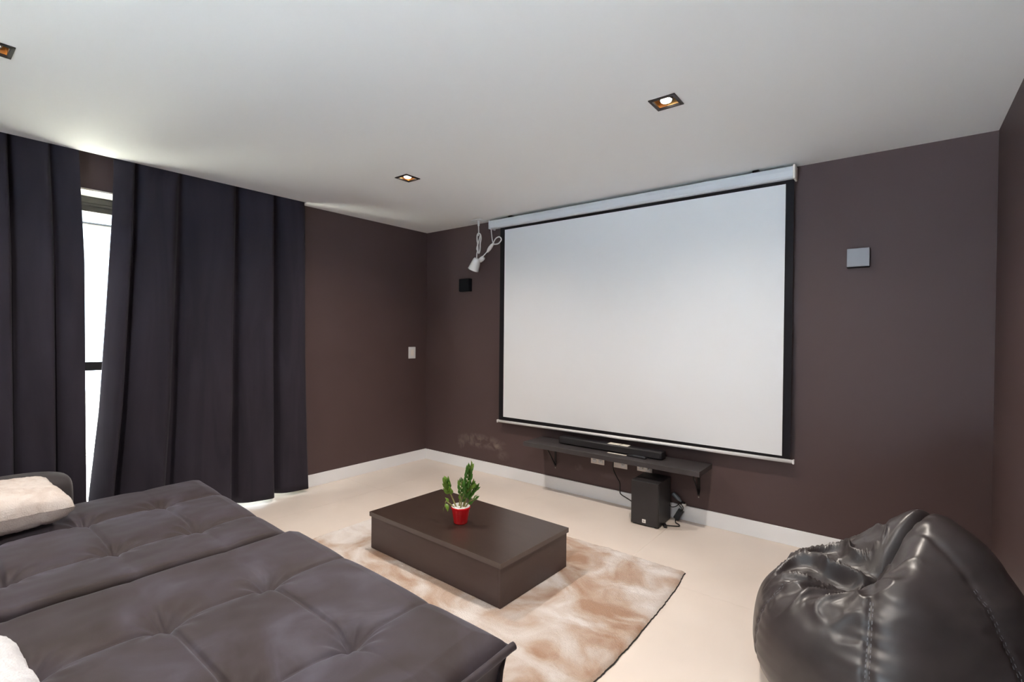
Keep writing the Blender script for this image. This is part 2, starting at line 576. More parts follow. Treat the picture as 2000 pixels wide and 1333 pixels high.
# ------------------------------------------------------------------ curtains
def curtain(label, ya, yb, za, zb, knots, amp, grp, edge_curl=None):
    """ya(z), yb(z): the two side edges; deep folds run down, each rising slowly to a crest and dropping sharply behind it"""
    n_s, n_z = 360, 46
    ph_of = lerp_tab(knots)
    verts, faces = [], []
    zs = [za + (zb - za) * (k / n_z) for k in range(n_z + 1)]
    for iz, z in enumerate(zs):
        y0, y1 = ya(z), yb(z)
        t = (z - za) / (zb - za)
        am = amp * (1.0 - 0.38 * t)
        for i in range(n_s + 1):
            s = i / n_s
            L = (y1 - y0)
            y = y0 + s * L
            ref = ya(1.3) + s * (yb(1.3) - ya(1.3))
            ph = 2 * pi * ph_of(ref)
            ph += 0.35 * noise.noise(Vector((ref * 2.3, 3.1, z * 0.30)))
            aa = am * (0.92 + 0.40 * noise.noise(Vector((ref * 2.9 + 7, 1.7, z * 0.25))))
            x = 0.090 + aa * cos(ph - 0.62 * cos(ph) + 0.62)
            x += 0.010 * noise.noise(Vector((ref * 9, 5, z * 0.45))) * (1 - 0.5 * t)
            yy = y + 0.030 * cos(ph) * (1 - 0.3 * t)
            e = min(s, 1 - s) * L
            k = max(0.0, 1 - e / 0.05)
            x = x * (1 - 0.4 * k) + 0.095 * 0.4 * k
            yy = yy * (1 - k) + y * k
            x = min(max(x, 0.022), 0.180)
            if z > H - 0.06:
                x = min(x, PK_X - 0.012 + (0.05 if z < H - 0.04 else 0.0))
            if edge_curl and s < 0.06:
                c = 1 - s / 0.06
                x -= edge_curl * c * c * max(0.0, 1 - t * 1.1)
                x = max(x, -0.03)
            zz = z
            if iz == 0:
                zz = z + 0.012 * noise.noise(Vector((ref * 4, 9, 2)))
            verts.append((x, yy, zz))
    for iz in range(n_z):
        for i in range(n_s):
            a = iz * (n_s + 1) + i
            faces.append((a, a + 1, a + n_s + 2, a + n_s + 1))
    o = mesh_obj('curtain', verts, faces, 'curtain_cloth', None, True)
    sm = o.modifiers.new('thick', 'SOLIDIFY')
    sm.thickness = 0.0035
    return tag(o, label, 'curtain', grp)


def lerp_tab(tab):
    def f(z):
        if z <= tab[0][0]:
            return tab[0][1]
        for (z0, v0), (z1, v1) in zip(tab, tab[1:]):
            if z <= z1:
                return v0 + (v1 - v0) * (z - z0) / (z1 - z0)
        return tab[-1][1]
    return f


R_left = lerp_tab([(0.0, -3.045), (0.35, -3.022), (0.9, -2.974), (1.46, -2.945), (2.2, -2.912), (2.7, -2.900)])
R_right = lerp_tab([(0.0, -1.50), (0.4, -1.515), (1.2, -1.535), (2.7, -1.545)])
L_right = lerp_tab([(0.0, -3.040), (0.35, -3.046), (1.9, -3.055), (2.4, -3.075), (2.7, -3.085)])
curtain('long dark charcoal curtain hanging right of the bright window gap', R_left, R_right, 0.035, 2.76,
        [(-3.06, -0.60), (-2.89, 0.0), (-2.63, 1.0), (-2.46, 1.45), (-2.20, 2.0), (-1.89, 3.0), (-1.56, 4.0), (-1.44, 4.35)], 0.072,
        'floor length blackout curtains', edge_curl=0.07)
curtain('dark charcoal curtain at the left edge, left of the window gap', lambda z: -4.25, L_right, 0.035, 2.76,
        [(-4.30, -3.0), (-3.43, 0.0), (-3.25, 1.0), (-3.03, 2.0)], 0.064,
        'floor length blackout curtains')

# ------------------------------------------------------------------ projector screen
t = thing('projector_screen', 'large white projection screen pulled down from its ceiling case', 'projector screen', (0, 0, 0))
SX0, SX1 = 1.040, 3.735
# case: rounded profile extruded along x
prof = []
for (y, z) in ((-0.030, 2.578), (-0.110, 2.578), (-0.118, 2.570), (-0.122, 2.545), (-0.118, 2.508), (-0.108, 2.499), (-0.095, 2.497), (-0.060, 2.499), (-0.032, 2.505)):
    prof.append((y, z))
bm = bmesh.new()
ra = [bm.verts.new((SX0 + 0.018, y, z)) for y, z in prof]
rb = [bm.verts.new((SX1 - 0.012, y, z)) for y, z in prof]
for k in range(len(prof)):
    k2 = (k + 1) % len(prof)
    bm.faces.new((ra[k], ra[k2], rb[k2], rb[k]))
bm.faces.new(ra)
bm.faces.new(rb[::-1])
bmesh.ops.recalc_face_normals(bm, faces=bm.faces[:])
bm_obj('case', bm, 'case_white', t)
box('end_cap', SX0, SX0 + 0.020, -0.125, -0.028, 2.494, 2.581, 'case_white', t, 0.006, 3)
box('end_cap', SX1 - 0.014, SX1, -0.127, -0.026, 2.490, 2.583, 'plastic_cream', t, 0.004, 3)
for x in (SX0 + 0.25, SX1 - 0.25):
    box('mounting_bracket', x - 0.02, x + 0.02, -0.09, -0.0005, 2.579, 2.5995, 'metal_dark', t)
# black cloth, white picture area, weight bar
FY = -0.070
box('screen_cloth', 1.155, 3.722, FY, FY + 0.0012, 0.590, 2.505, 'screen_black', t)
box('viewing_surface', 1.213, 3.672, FY - 0.0016, FY - 0.0002, 0.622, 2.474, 'screen_white', t)
v, f = tube_data([Vector((1.150, FY - 0.002, 0.574)), Vector((3.742, FY - 0.002, 0.592))], 0.0125, 14)
bar = mesh_obj('weight_bar', v, f, 'bar_white', t, True)
for x, z in ((1.146, 0.574), (3.742, 0.592)):
    box('bar_end', x - 0.006, x + 0.006, FY - 0.017, FY + 0.013, z - 0.015, z + 0.015, 'bar_white', t, 0.004)
# cord of the screen motor, tied in a bundle, running to the ceiling socket
cord_pts = [(1.075, -0.12, 2.500), (1.085, -0.125, 2.45), (1.10, -0.13, 2.38), (1.112, -0.13, 2.345)]
tube('power_cord', cord_pts, 0.005, 'cable_white', t)
loop = [(1.112, -0.13, 2.345), (1.15, -0.135, 2.385), (1.20, -0.14, 2.395), (1.225, -0.14, 2.365), (1.19, -0.14, 2.332), (1.14, -0.135, 2.330),
        (1.10, -0.13, 2.335), (1.075, -0.125, 2.330), (1.06, -0.125, 2.300)]
tube('cord_loop', loop, 0.006, 'cable_white', t)
tube('cord_tie', [(1.125, -0.135, 2.345), (1.07, -0.13, 2.300), (1.035, -0.13, 2.262)], lambda q: 0.008 + 0.012 * sin(pi * q), 'cable_white', t)
tube('power_cord', [(1.06, -0.125, 2.300), (1.03, -0.13, 2.265), (0.98, -0.13, 2.228), (0.945, -0.13, 2.215)], 0.005, 'cable_white', t)

# ceiling socket with hanging bundled cord
t = thing('hanging_power_socket', 'white socket dangling on a bundled cord from ceiling beside screen case', 'power socket', (0, 0, 0))
box('ceiling_plate', 0.855, 0.975, -0.185, -0.075, 2.592, 2.5998, 'plastic_white', t, 0.003)
lathe('cord_grip', [(0.016, 0.0), (0.013, -0.02), (0.010, -0.05), (0.004, -0.055)][::-1], 'plastic_white', t, 16, (0.915, -0.13, 2.592))
tube('cord', [(0.915, -0.13, 2.54), (0.918, -0.13, 2.48), (0.915, -0.13, 2.44)], 0.006, 'cable_white', t)
for dx, dy, ph in ((0.0, 0.0, 0.0), (0.012, -0.012, 0.5)):
    pts = []
    for k in range(25):
        a = 2 * pi * k / 24
        w = 0.034 * (0.55 + 0.45 * abs(cos(a)))
        pts.append((0.922 + dx + w * sin(a) * (1 if cos(a + ph) > 0 else 0.9), -0.13 + dy + 0.006 * sin(2 * a), 2.362 + 0.100 * cos(a + ph * 0.2)))
    tube('cord_bundle', pts, 0.0065, 'cable_white', t, n=3)
tube('cord_bundle', [(0.945, -0.136, 2.44), (0.925, -0.14, 2.37), (0.90, -0.138, 2.31), (0.93, -0.14, 2.27)], 0.006, 'cable_white', t)
tube('cord', [(0.905, -0.13, 2.30), (0.895, -0.13, 2.26), (0.893, -0.13, 2.21)], 0.006, 'cable_white', t)
rot = Matrix.Rotation(radians(-24), 3, 'Y') @ Matrix.Rotation(radians(8), 3, 'X')
rot = Matrix.Rotation(radians(27), 3, 'Y')
lathe('socket_body', [(0.012, 0.0), (0.034, -0.004), (0.040, -0.02), (0.047, -0.060), (0.055, -0.112), (0.058, -0.125), (0.052, -0.130), (0.044, -0.128), (0.040, -0.09), (0.002, -0.088)][::-1],
      'plastic_white', t, 28, (0.905, -0.13, 2.212), rot)
lathe('plug', [(0.004, 0.030), (0.022, 0.024), (0.025, 0.0), (0.022, -0.03), (0.006, -0.034)][::-1], 'plastic_white', t, 20, (0.948, -0.112, 2.205),
      Matrix.Rotation(radians(60), 3, 'Y'))


# ------------------------------------------------------------------ wall speakers, switch, outlets
def wall_speaker(label, x0, x1, z0, z1, d, face):
    t = thing('wall_speaker', label, 'speaker', ((x0 + x1) / 2, 0, z0))
    w, h = (x1 - x0) / 2, z1 - z0
    box('cabinet', -w, w, -d, -0.0005, 0, h, 'speaker_black', t, 0.004)
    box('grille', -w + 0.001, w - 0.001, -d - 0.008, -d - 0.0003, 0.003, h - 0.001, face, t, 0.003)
    box('wall_mount', -0.02, 0.02, -0.0004, -0.0001, h * 0.3, h * 0.7, 'speaker_black', t)
    return t


wall_speaker('square wall speaker right of the screen, pale reflection painted on its front', 4.020, 4.140, 1.880, 2.000, 0.050, 'speaker_reflection_grey')
wall_speaker('small black square speaker on wall near the corner, below the hanging socket', 0.566, 0.712, 1.895, 2.030, 0.045, 'speaker_black')

t = thing('light_switch', 'white light switch plate on the left wall beside the corner', 'switch', (0, -0.217, 1.227))
box('plate', 0.0005, 0.009, -0.049, 0.049, -0.065, 0.065, 'plastic_white', t, 0.003)
box('rocker', 0.009, 0.013, -0.022, 0.022, -0.034, 0.034, 'plastic_cream', t, 0.002)


def outlet(label, x0, x1, zb, sockets, inset=True):
    t = thing('wall_outlet', label, 'outlet', ((x0 + x1) / 2, 0, zb + 0.037), 0, 'white outlet plates under the shelf')
    w = (x1 - x0) / 2
    box('plate', -w, w, -0.009, -0.0005, -0.037, 0.037, 'plastic_cream', t, 0.002)
    for sx in sockets:
        s = box('socket', sx - 0.019, sx + 0.019, -0.0115, -0.009, -0.024, 0.024, 'plastic_white', t, 0.002)
        for q in (-0.009, 0, 0.009):
            box('socket_hole', sx + q - 0.0018, sx + q + 0.0018, -0.0125, -0.0115, -0.0025 - (0.004 if q == 0 else 0), 0.0025, 'metal_dark', s)
    return t


outlet('white wall outlet plate under the shelf, leftmost of the three', 2.166, 2.297, 0.309, (-0.03, 0.03))
t2 = outlet('white wall outlet with a black cable plugged in under the shelf', 2.376, 2.510, 0.310, (0.03,))
t3 = outlet('white wall outlet above the floor speaker, its lower edge notched by plugs', 2.598, 2.728, 0.318, (-0.03, 0.03))
# plugs
for dx in (-0.014, 0.030):
    box('plug_pin', dx - 0.006, dx + 0.006, -0.030, -0.0125, -0.012, 0.012, 'plastic_cream', t3, 0.003)

# ------------------------------------------------------------------ shelf
t = thing('wall_shelf', 'dark floating wall shelf on brackets under the projection screen', 'shelf', (0, 0, 0))
box('board', 1.636, 3.194, -0.300, -0.0008, 0.434, 0.472, 'shelf_dark', t, 0.0012, 1)
for x in (1.790, 3.098):
    b = box('bracket', x - 0.010, x + 0.010, -0.004, -0.0009, 0.215, 0.4335, 'metal_dark', t)
    box('arm', x - 0.010, x + 0.010, -0.200, -0.004, 0.4305, 0.4337, 'metal_dark', b)
    v, f = tube_data([Vector((x, -0.006, 0.228)), Vector((x, -0.165, 0.431))], 0.006, 8)
    mesh_obj('strut', v, f, 'metal_dark', b, True)
    lathe('screw', [(0.001, 0.004), (0.004, 0.003), (0.006, 0.0)][::-1], 'screw_metal', b, 12, (x, -0.0008, 0.200),
          Matrix.Rotation(radians(90), 3, 'X'))

# soundbar
t = thing('soundbar', 'long black soundbar lying on the wall shelf', 'soundbar', (0, 0, 0.472))
bm = box_bm(1.925, 2.868, -0.165, -0.075, 0.006, 0.064, 0.010, 3)
bm_obj('cabinet', bm, 'plastic_black', t, True)
box('grille', 1.940, 2.850, -0.1672, -0.1655, 0.012, 0.056, 'sub_black', t, 0.0006, 1)
box('sticker', 2.395, 2.500, -0.150, -0.085, 0.0642, 0.0648, 'paper', t)
box('sticker', 2.507, 2.575, -0.150, -0.085, 0.0642, 0.0648, 'paper', t)
for x in (2.02, 2.77):
    box('foot', x - 0.02, x + 0.02, -0.15, -0.09, 0.0, 0.006, 'metal_dark', t)
tag(box('paper_slip', 2.420, 2.585, -0.196, -0.174, 0.4722, 0.4742, 'paper'), 'thin pale paper slip on the shelf against the soundbar', 'paper')
t = thing('remote_control', 'slim black remote control on the shelf before the soundbar', 'remote control', (2.675, -0.190, 0.4722), radians(-4))
box('body', -0.080, 0.080, -0.018, 0.018, 0, 0.014, 'plastic_black', t, 0.004)
for i in range(6):
    for j in (-0.009, 0.002):
        box('button', -0.03 + i * 0.017, -0.021 + i * 0.017, j, j + 0.006, 0.014, 0.0155, 'grey_plastic' if (i + j) else 'plastic_white', t)

# ------------------------------------------------------------------ subwoofer and its cables
t = thing('subwoofer', 'black box subwoofer standing on the floor below the shelf', 'speaker', (2.798, -0.192, 0), radians(1.5))
box('cabinet', -0.106, 0.106, -0.122, 0.135, 0.008, 0.335, 'sub_black', t, 0.003)
box('front_panel', -0.1055, 0.1055, -0.138, -0.1225, 0.009, 0.334, 'sub_black', t, 0.004)
for sx in (-0.085, 0.085):
    for sy in (-0.105, 0.105):
        box('foot', sx - 0.012, sx + 0.012, sy - 0.012, sy + 0.012, 0.0, 0.008, 'metal_dark', t)
lg = box('badge', -0.016, 0.012, -0.1395, -0.1382, 0.026, 0.052, 'logo_white', t)
fc = bpy.data.curves.new('badge_text', 'FONT')
fc.body = 'JBL'
fc.size = 0.0125
fc.align_x = 'CENTER'
fc.extrude = 0.0002
tmp = bpy.data.objects.new('tmp_text', fc)
COL.objects.link(tmp)
bpy.context.view_layer.update()
tme = bpy.data.meshes.new_from_object(tmp.evaluated_get(bpy.context.evaluated_depsgraph_get()))
bpy.data.objects.remove(tmp)
tme.materials.clear()
tme.materials.append(MAT['logo_ink'])
fo = bpy.data.objects.new('badge_text', tme)
COL.objects.link(fo)
fo.parent = lg
fo.location = (-0.002, -0.1398, 0.0345)
fo.rotation_euler = (radians(90), 0, 0)

tag(tube('power_cable', [(2.392, -0.018, 0.385), (2.392, -0.030, 0.345), (2.396, -0.030, 0.29), (2.43, -0.030, 0.23), (2.455, -0.030, 0.19), (2.458, -0.032, 0.13),
                         (2.47, -0.034, 0.10), (2.54, -0.040, 0.075), (2.62, -0.045, 0.045), (2.70, -0.04, 0.02), (2.75, -0.035, 0.008)], 0.0045, 'cable_black'),
    'black cable hanging from outlet and passing behind the subwoofer', 'cable')
t = thing('power_adapter', 'black power brick leaning on the baseboard behind the subwoofer', 'adapter', (2.965, -0.058, 0.0))
bm = box_bm(-0.022, 0.022, -0.016, 0.016, 0.0, 0.085, 0.004)
bmesh.ops.rotate(bm, cent=(0, 0, 0), matrix=Matrix.Rotation(radians(26), 3, 'Y') @ Matrix.Rotation(radians(-14), 3, 'X'), verts=bm.verts[:])
zm = min(v.co.z for v in bm.verts)
bmesh.ops.translate(bm, vec=(-0.02, 0, -zm + 0.0005), verts=bm.verts[:])
bm_obj('brick', bm, 'plastic_black', t)
tube('lead', [(-0.022, 0.0, 0.010), (0.0, -0.06, 0.006), (0.035, -0.085, 0.006), (0.045, -0.115, 0.006), (0.01, -0.14, 0.006), (-0.05, -0.165, 0.006)], 0.004, 'cable_black', t)
tube('lead', [(0.012, -0.004, 0.078), (0.025, 0.0, 0.10), (0.0, -0.01, 0.135), (-0.025, -0.012, 0.15)], 0.0032, 'cable_black', t)
t = thing('power_plug', 'black plug with white tag on the floor at the subwoofer corner', 'plug', (2.925, -0.240, 0), radians(-55))
bm = box_bm(-0.020, 0.032, -0.013, 0.013, 0.001, 0.024, 0.006)
bm_obj('plug_body', bm, 'plastic_black', t)
box('tag', -0.040, -0.019, -0.011, 0.011, 0.001, 0.004, 'paper', t)
t = thing('cable_bundle', 'shiny grey plug adapter in a tangle of cables beside the subwoofer', 'cables', (2.945, -0.045, 0.0))
rot = Matrix.Rotation(radians(50), 3, 'Y')
lathe('coupler', [(0.004, 0.0), (0.013, 0.002), (0.016, 0.012), (0.016, 0.060), (0.012, 0.070), (0.007, 0.085), (0.003, 0.09)], 'grey_plastic', t, 20, (-0.032, 0.0, 0.205),
      Matrix.Rotation(radians(128), 3, 'Y'))
lathe('connector', [(0.003, 0.0), (0.010, 0.002), (0.010, 0.026), (0.004, 0.030)], 'plastic_black', t, 16, (0.038, 0.0, 0.150), Matrix.Rotation(radians(120), 3, 'Y'))
box('white_plug', 0.044, 0.072, -0.012, 0.012, 0.117, 0.141, 'plastic_white', t, 0.004)
tube('cable', [(-0.035, 0, 0.205), (-0.05, -0.01, 0.17), (-0.055, -0.02, 0.13), (-0.03, -0.03, 0.105), (0.005, -0.02, 0.115), (0.03, -0.01, 0.145)], 0.0035, 'cable_black', t)
tube('cable', [(-0.055, 0, 0.205), (-0.045, 0.0, 0.19), (-0.035, 0, 0.20)], 0.004, 'cable_black', t)
tube('cable', [(0.03, 0, 0.145), (0.055, -0.015, 0.115), (0.05, -0.012, 0.09), (0.035, -0.01, 0.078)], 0.0032, 'cable_black', t)

# ------------------------------------------------------------------ coffee table
TX, TY, TL, TD, TH = 2.134, -1.574, 1.150, 0.636, 0.252
t = thing('coffee_table', 'low dark brown box coffee table standing on the rug', 'table', (TX, TY, 0.0), -0.024)
box('tabletop', -TL / 2 + 0.0012, TL / 2 - 0.0012, -TD / 2 + 0.0012, TD / 2 - 0.0012, TH - 0.028, TH, 'table_wood', t)
for a, b, c, d in ((-TL / 2, TL / 2, -TD / 2, -TD / 2 + 0.0011), (-TL / 2, TL / 2, TD / 2 - 0.0011, TD / 2),
                   (TL / 2 - 0.0011, TL / 2, -TD / 2 + 0.0011, TD / 2 - 0.0011), (-TL / 2, -TL / 2 + 0.0011, -TD / 2 + 0.0011, TD / 2 - 0.0011)):
    box('edge_band', a, b, c, d, TH - 0.028, TH, 'table_edge', t)
i = 0.009
box('front_panel', -TL / 2 + i, TL / 2 - i - 0.0165, -TD / 2 + i, -TD / 2 + i + 0.016, 0.012, TH - 0.0285, 'table_side', t, 0.0008, 1)
box('back_panel', -TL / 2 + i, TL / 2 - i - 0.0165, TD / 2 - i - 0.016, TD / 2 - i, 0.012, TH - 0.0285, 'table_side', t, 0.0008, 1)
box('side_panel', TL / 2 - i - 0.016, TL / 2 - i, -TD / 2 + i - 0.0008, TD / 2 - i, 0.012, TH - 0.0285, 'table_side', t, 0.0008, 1)
box('side_panel', -TL / 2 + i, -TL / 2 + i + 0.016, -TD / 2 + i + 0.0165, TD / 2 - i - 0.0165, 0.012, TH - 0.0285, 'table_side', t, 0.0008, 1)


# ------------------------------------------------------------------ rug
def rug():
    t = thing('rug', 'cream and tan plush rug on the floor under the coffee table', 'rug', (0, 0, 0))
    X0, X1, Ya, Yb = 1.13, 3.305, -2.50, -0.872
    nx, ny = 260, 200
    verts, faces = [], []

    def wob(u, s):
        return 0.016 * noise.noise(Vector((u * 1.6, s, 0))) + 0.006 * noise.noise(Vector((u * 9, s, 3))) + 0.003 * noise.noise(Vector((u * 40, s, 5)))
    for j in range(ny + 1):
        v = j / ny
        for i in range(nx + 1):
            u = i / nx
            xl, xr = X0 + wob(v * 2, 1.3), X1 + wob(v * 2, 8.8) + 0.028 * sin(pi * v * 1.1)
            yl, yr = Ya + wob(u * 2, 4.1), Yb + wob(u * 2, 6.2)
            x, y = xl + (xr - xl) * u, yl + (yr - yl) * v
            e = min(u * (X1 - X0), (1 - u) * (X1 - X0), v * (Yb - Ya), (1 - v) * (Yb - Ya))
            p = Vector((x, y, 0))
            z = 0.016 + 0.006 * noise.noise(p * 7) + 0.004 * noise.noise(p * 26) + 0.0030 * noise.noise(p * 70)
            z += 0.007 * max(0.0, noise.noise(Vector((x * 2.2 + 9, y * 3.4, 1)))) 
            z *= min(1.0, 0.30 + e / 0.02)
            # the pile is pressed flat under the table box
            ux, uy = x - TX, y - TY
            if abs(ux + 0.024 * uy * -1) < TL / 2 - 0.004 and abs(uy + 0.024 * ux) < TD / 2 - 0.004:
                z = min(z, 0.0105)
            verts.append((x, y, max(z, 0.005)))
    for j in range(ny):
        for i in range(nx):
            a = j * (nx + 1) + i
            faces.append((a, a + 1, a + nx + 2, a + nx + 1))
    mesh_obj('pile', verts, faces, 'rug_pile', t, True)
    # dark woven backing showing along the edge
    ring = [(i, 0) for i in range(nx + 1)] + [(nx, j) for j in range(1, ny + 1)] + [(i, ny) for i in range(nx - 1, -1, -1)] + [(0, j) for j in range(ny - 1, 0, -1)]
    bv, bf = [], []
    c = Vector(((X0 + X1) / 2, (Ya + Yb) / 2, 0))
    for (i, j) in ring:
        p = Vector(verts[j * (nx + 1) + i])
        q = p + Vector(((1 if i == nx else (-1 if i == 0 else 0)) * 0.0045, (1 if j == ny else (-1 if j == 0 else 0)) * 0.0, 0))
        bv.append((q.x, q.y, 0.0008))
        bv.append((q.x, q.y, 0.0042))
    m = len(ring)
    for k in range(m):
        k2 = (k + 1) % m
        bf.append((2 * k, 2 * k2, 2 * k2 + 1, 2 * k + 1))
    bf.append(tuple(2 * k + 1 for k in range(m)))
    mesh_obj('backing', bv, bf, 'rug_backing', t)


rug()


# ------------------------------------------------------------------ potted plant
def potted_plant():
    PX, PY, PZ = 2.150, -1.632, TH + 0.0005
    t = thing('potted_plant', 'small green leafy plant in a red pot on the coffee table', 'potted plant', (PX, PY, PZ))
    lathe('pot', [(0.020, 0.0), (0.041, 0.0), (0.044, 0.006), (0.0555, 0.078), (0.0585, 0.088), (0.0605, 0.096), (0.0605, 0.102), (0.0575, 0.104), (0.054, 0.100), (0.050, 0.086), (0.002, 0.086)],
          'red_glaze', t, 48)
    lathe('liner', [(0.0535, 0.090), (0.0575, 0.1035), (0.0565, 0.107), (0.0530, 0.1065), (0.0515, 0.098), (0.002, 0.0965)][::-1], 'plastic_white', t, 48)
    gv = []
    bm = bmesh.new()
    rnd = random.Random(3)
    for k in range(130):
        a, r = rnd.uniform(0, 2 * pi), 0.047 * sqrt(rnd.random())
        s = rnd.uniform(0.0028, 0.0052)
        m = Matrix.Translation((r * cos(a), r * sin(a), 0.098 + rnd.uniform(0, 0.003))) @ Matrix.Rotation(rnd.uniform(0, 3), 4, 'X') @ Matrix.Diagonal((s, s * 0.8, s * 0.65, 1))
        bmesh.ops.create_icosphere(bm, subdivisions=1, radius=1.0, matrix=m)
    gr = bm_obj('gravel', bm, 'gravel', t)
    gr['kind'] = 'stuff'

    # leaf mesh: pointed oval, folded along the midrib, tip at +x
    def leaf_mesh(name, mat):
        n = 7
        vs, fs = [], []
        for k in range(n + 1):
            u = k / n
            w = 0.30 * (sin(pi * min(1, u * 1.02) ** 0.8) ** 0.9) * (1 - 0.25 * u) if 0 < k < n else 0.012
            z = 0.10 * sin(pi * u) - 0.10 * u * u
            vs += [(u, -w, z + 0.30 * w), (u, 0, z), (u, w, z + 0.30 * w)]
        for k in range(n):
            a = 3 * k
            fs += [(a, a + 3, a + 4, a + 1), (a + 1, a + 4, a + 5, a + 2)]
        me = bpy.data.meshes.new(name)
        me.from_pydata(vs, [], fs)
        me.polygons.foreach_set('use_smooth', [True] * len(fs))
        me.materials.append(MAT[mat])
        return me
    LM = [leaf_mesh('leaf', 'leaf_green'), leaf_mesh('leaf', 'leaf_light')]
    # right and toward-the-viewer directions in the room, used only to lean the stems
    Rr = Vector((0.785, 0.619, 0.0))
    Bk = Vector((-0.619, 0.785, 0.0))
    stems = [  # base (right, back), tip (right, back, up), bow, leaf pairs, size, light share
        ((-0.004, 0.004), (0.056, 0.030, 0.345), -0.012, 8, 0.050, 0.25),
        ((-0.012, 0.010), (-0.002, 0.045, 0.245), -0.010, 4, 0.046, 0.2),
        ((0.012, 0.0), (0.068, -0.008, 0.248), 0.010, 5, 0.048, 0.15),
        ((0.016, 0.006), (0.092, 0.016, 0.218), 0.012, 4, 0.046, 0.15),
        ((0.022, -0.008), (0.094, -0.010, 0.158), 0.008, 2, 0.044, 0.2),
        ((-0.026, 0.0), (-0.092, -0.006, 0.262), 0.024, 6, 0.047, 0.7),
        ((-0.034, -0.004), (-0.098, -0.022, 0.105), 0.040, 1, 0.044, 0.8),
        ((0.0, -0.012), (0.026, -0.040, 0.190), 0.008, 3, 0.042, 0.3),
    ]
    rnd = random.Random(11)
    for (br, bb), (tr, tb, tz), bow, npair, ls, light in stems:
        b = Rr * br + Bk * bb + Vector((0, 0, 0.092))
        tip = Rr * tr + Bk * tb + Vector((0, 0, tz))
        mid = (b + tip) / 2 + Vector((0, 0, abs(bow))) + Rr * bow * -0.6
        path = smooth_path([b, b.lerp(mid, 0.55), mid, mid.lerp(tip, 0.6), tip], 6)
        v, f = tube_data(path, lambda q: 0.0046 * (1 - 0.78 * q) + 0.0006, 7)
        st = mesh_obj('stem', v, f, 'stem_green', t, True)
        N = len(path)
        for k in range(npair * 2 + 1):
            q = 0.36 + 0.64 * (k / (npair * 2))
            i0 = min(N - 2, int(q * (N - 1)))
            fr = q * (N - 1) - i0
            pos = path[i0].lerp(path[i0 + 1], fr)
            ax = (path[min(i0 + 1, N - 1)] - path[max(i0 - 1, 0)]).normalized()
            side = ax.cross(Bk).normalized() * (1 if k % 2 else -1)
            side = (Matrix.Rotation(rnd.uniform(-0.9, 0.9), 3, ax) @ side)
            d = (ax * rnd.uniform(1.0, 1.5) + side * rnd.uniform(0.55, 0.9)).normalized()
            if k == npair * 2:
                d = ax
            d.z -= 0.05
            nrm = (ax.cross(side)).cross(d)
            nrm = (nrm * 0.6 - Bk * 0.5 + Vector((0, 0, 0.5)))
            nrm = (nrm - d * nrm.dot(d)).normalized()
            yv = nrm.cross(d).normalized()
            size = ls * rnd.uniform(0.8, 1.1) * (0.75 + 0.35 * sin(pi * min(1, q)))
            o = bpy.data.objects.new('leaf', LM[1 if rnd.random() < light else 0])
            COL.objects.link(o)
            o.parent = st
            M = Matrix((d, yv, nrm)).transposed().to_4x4()
            o.matrix_local = Matrix.Translation(pos) @ M @ Matrix.Scale(size, 4)


potted_plant()


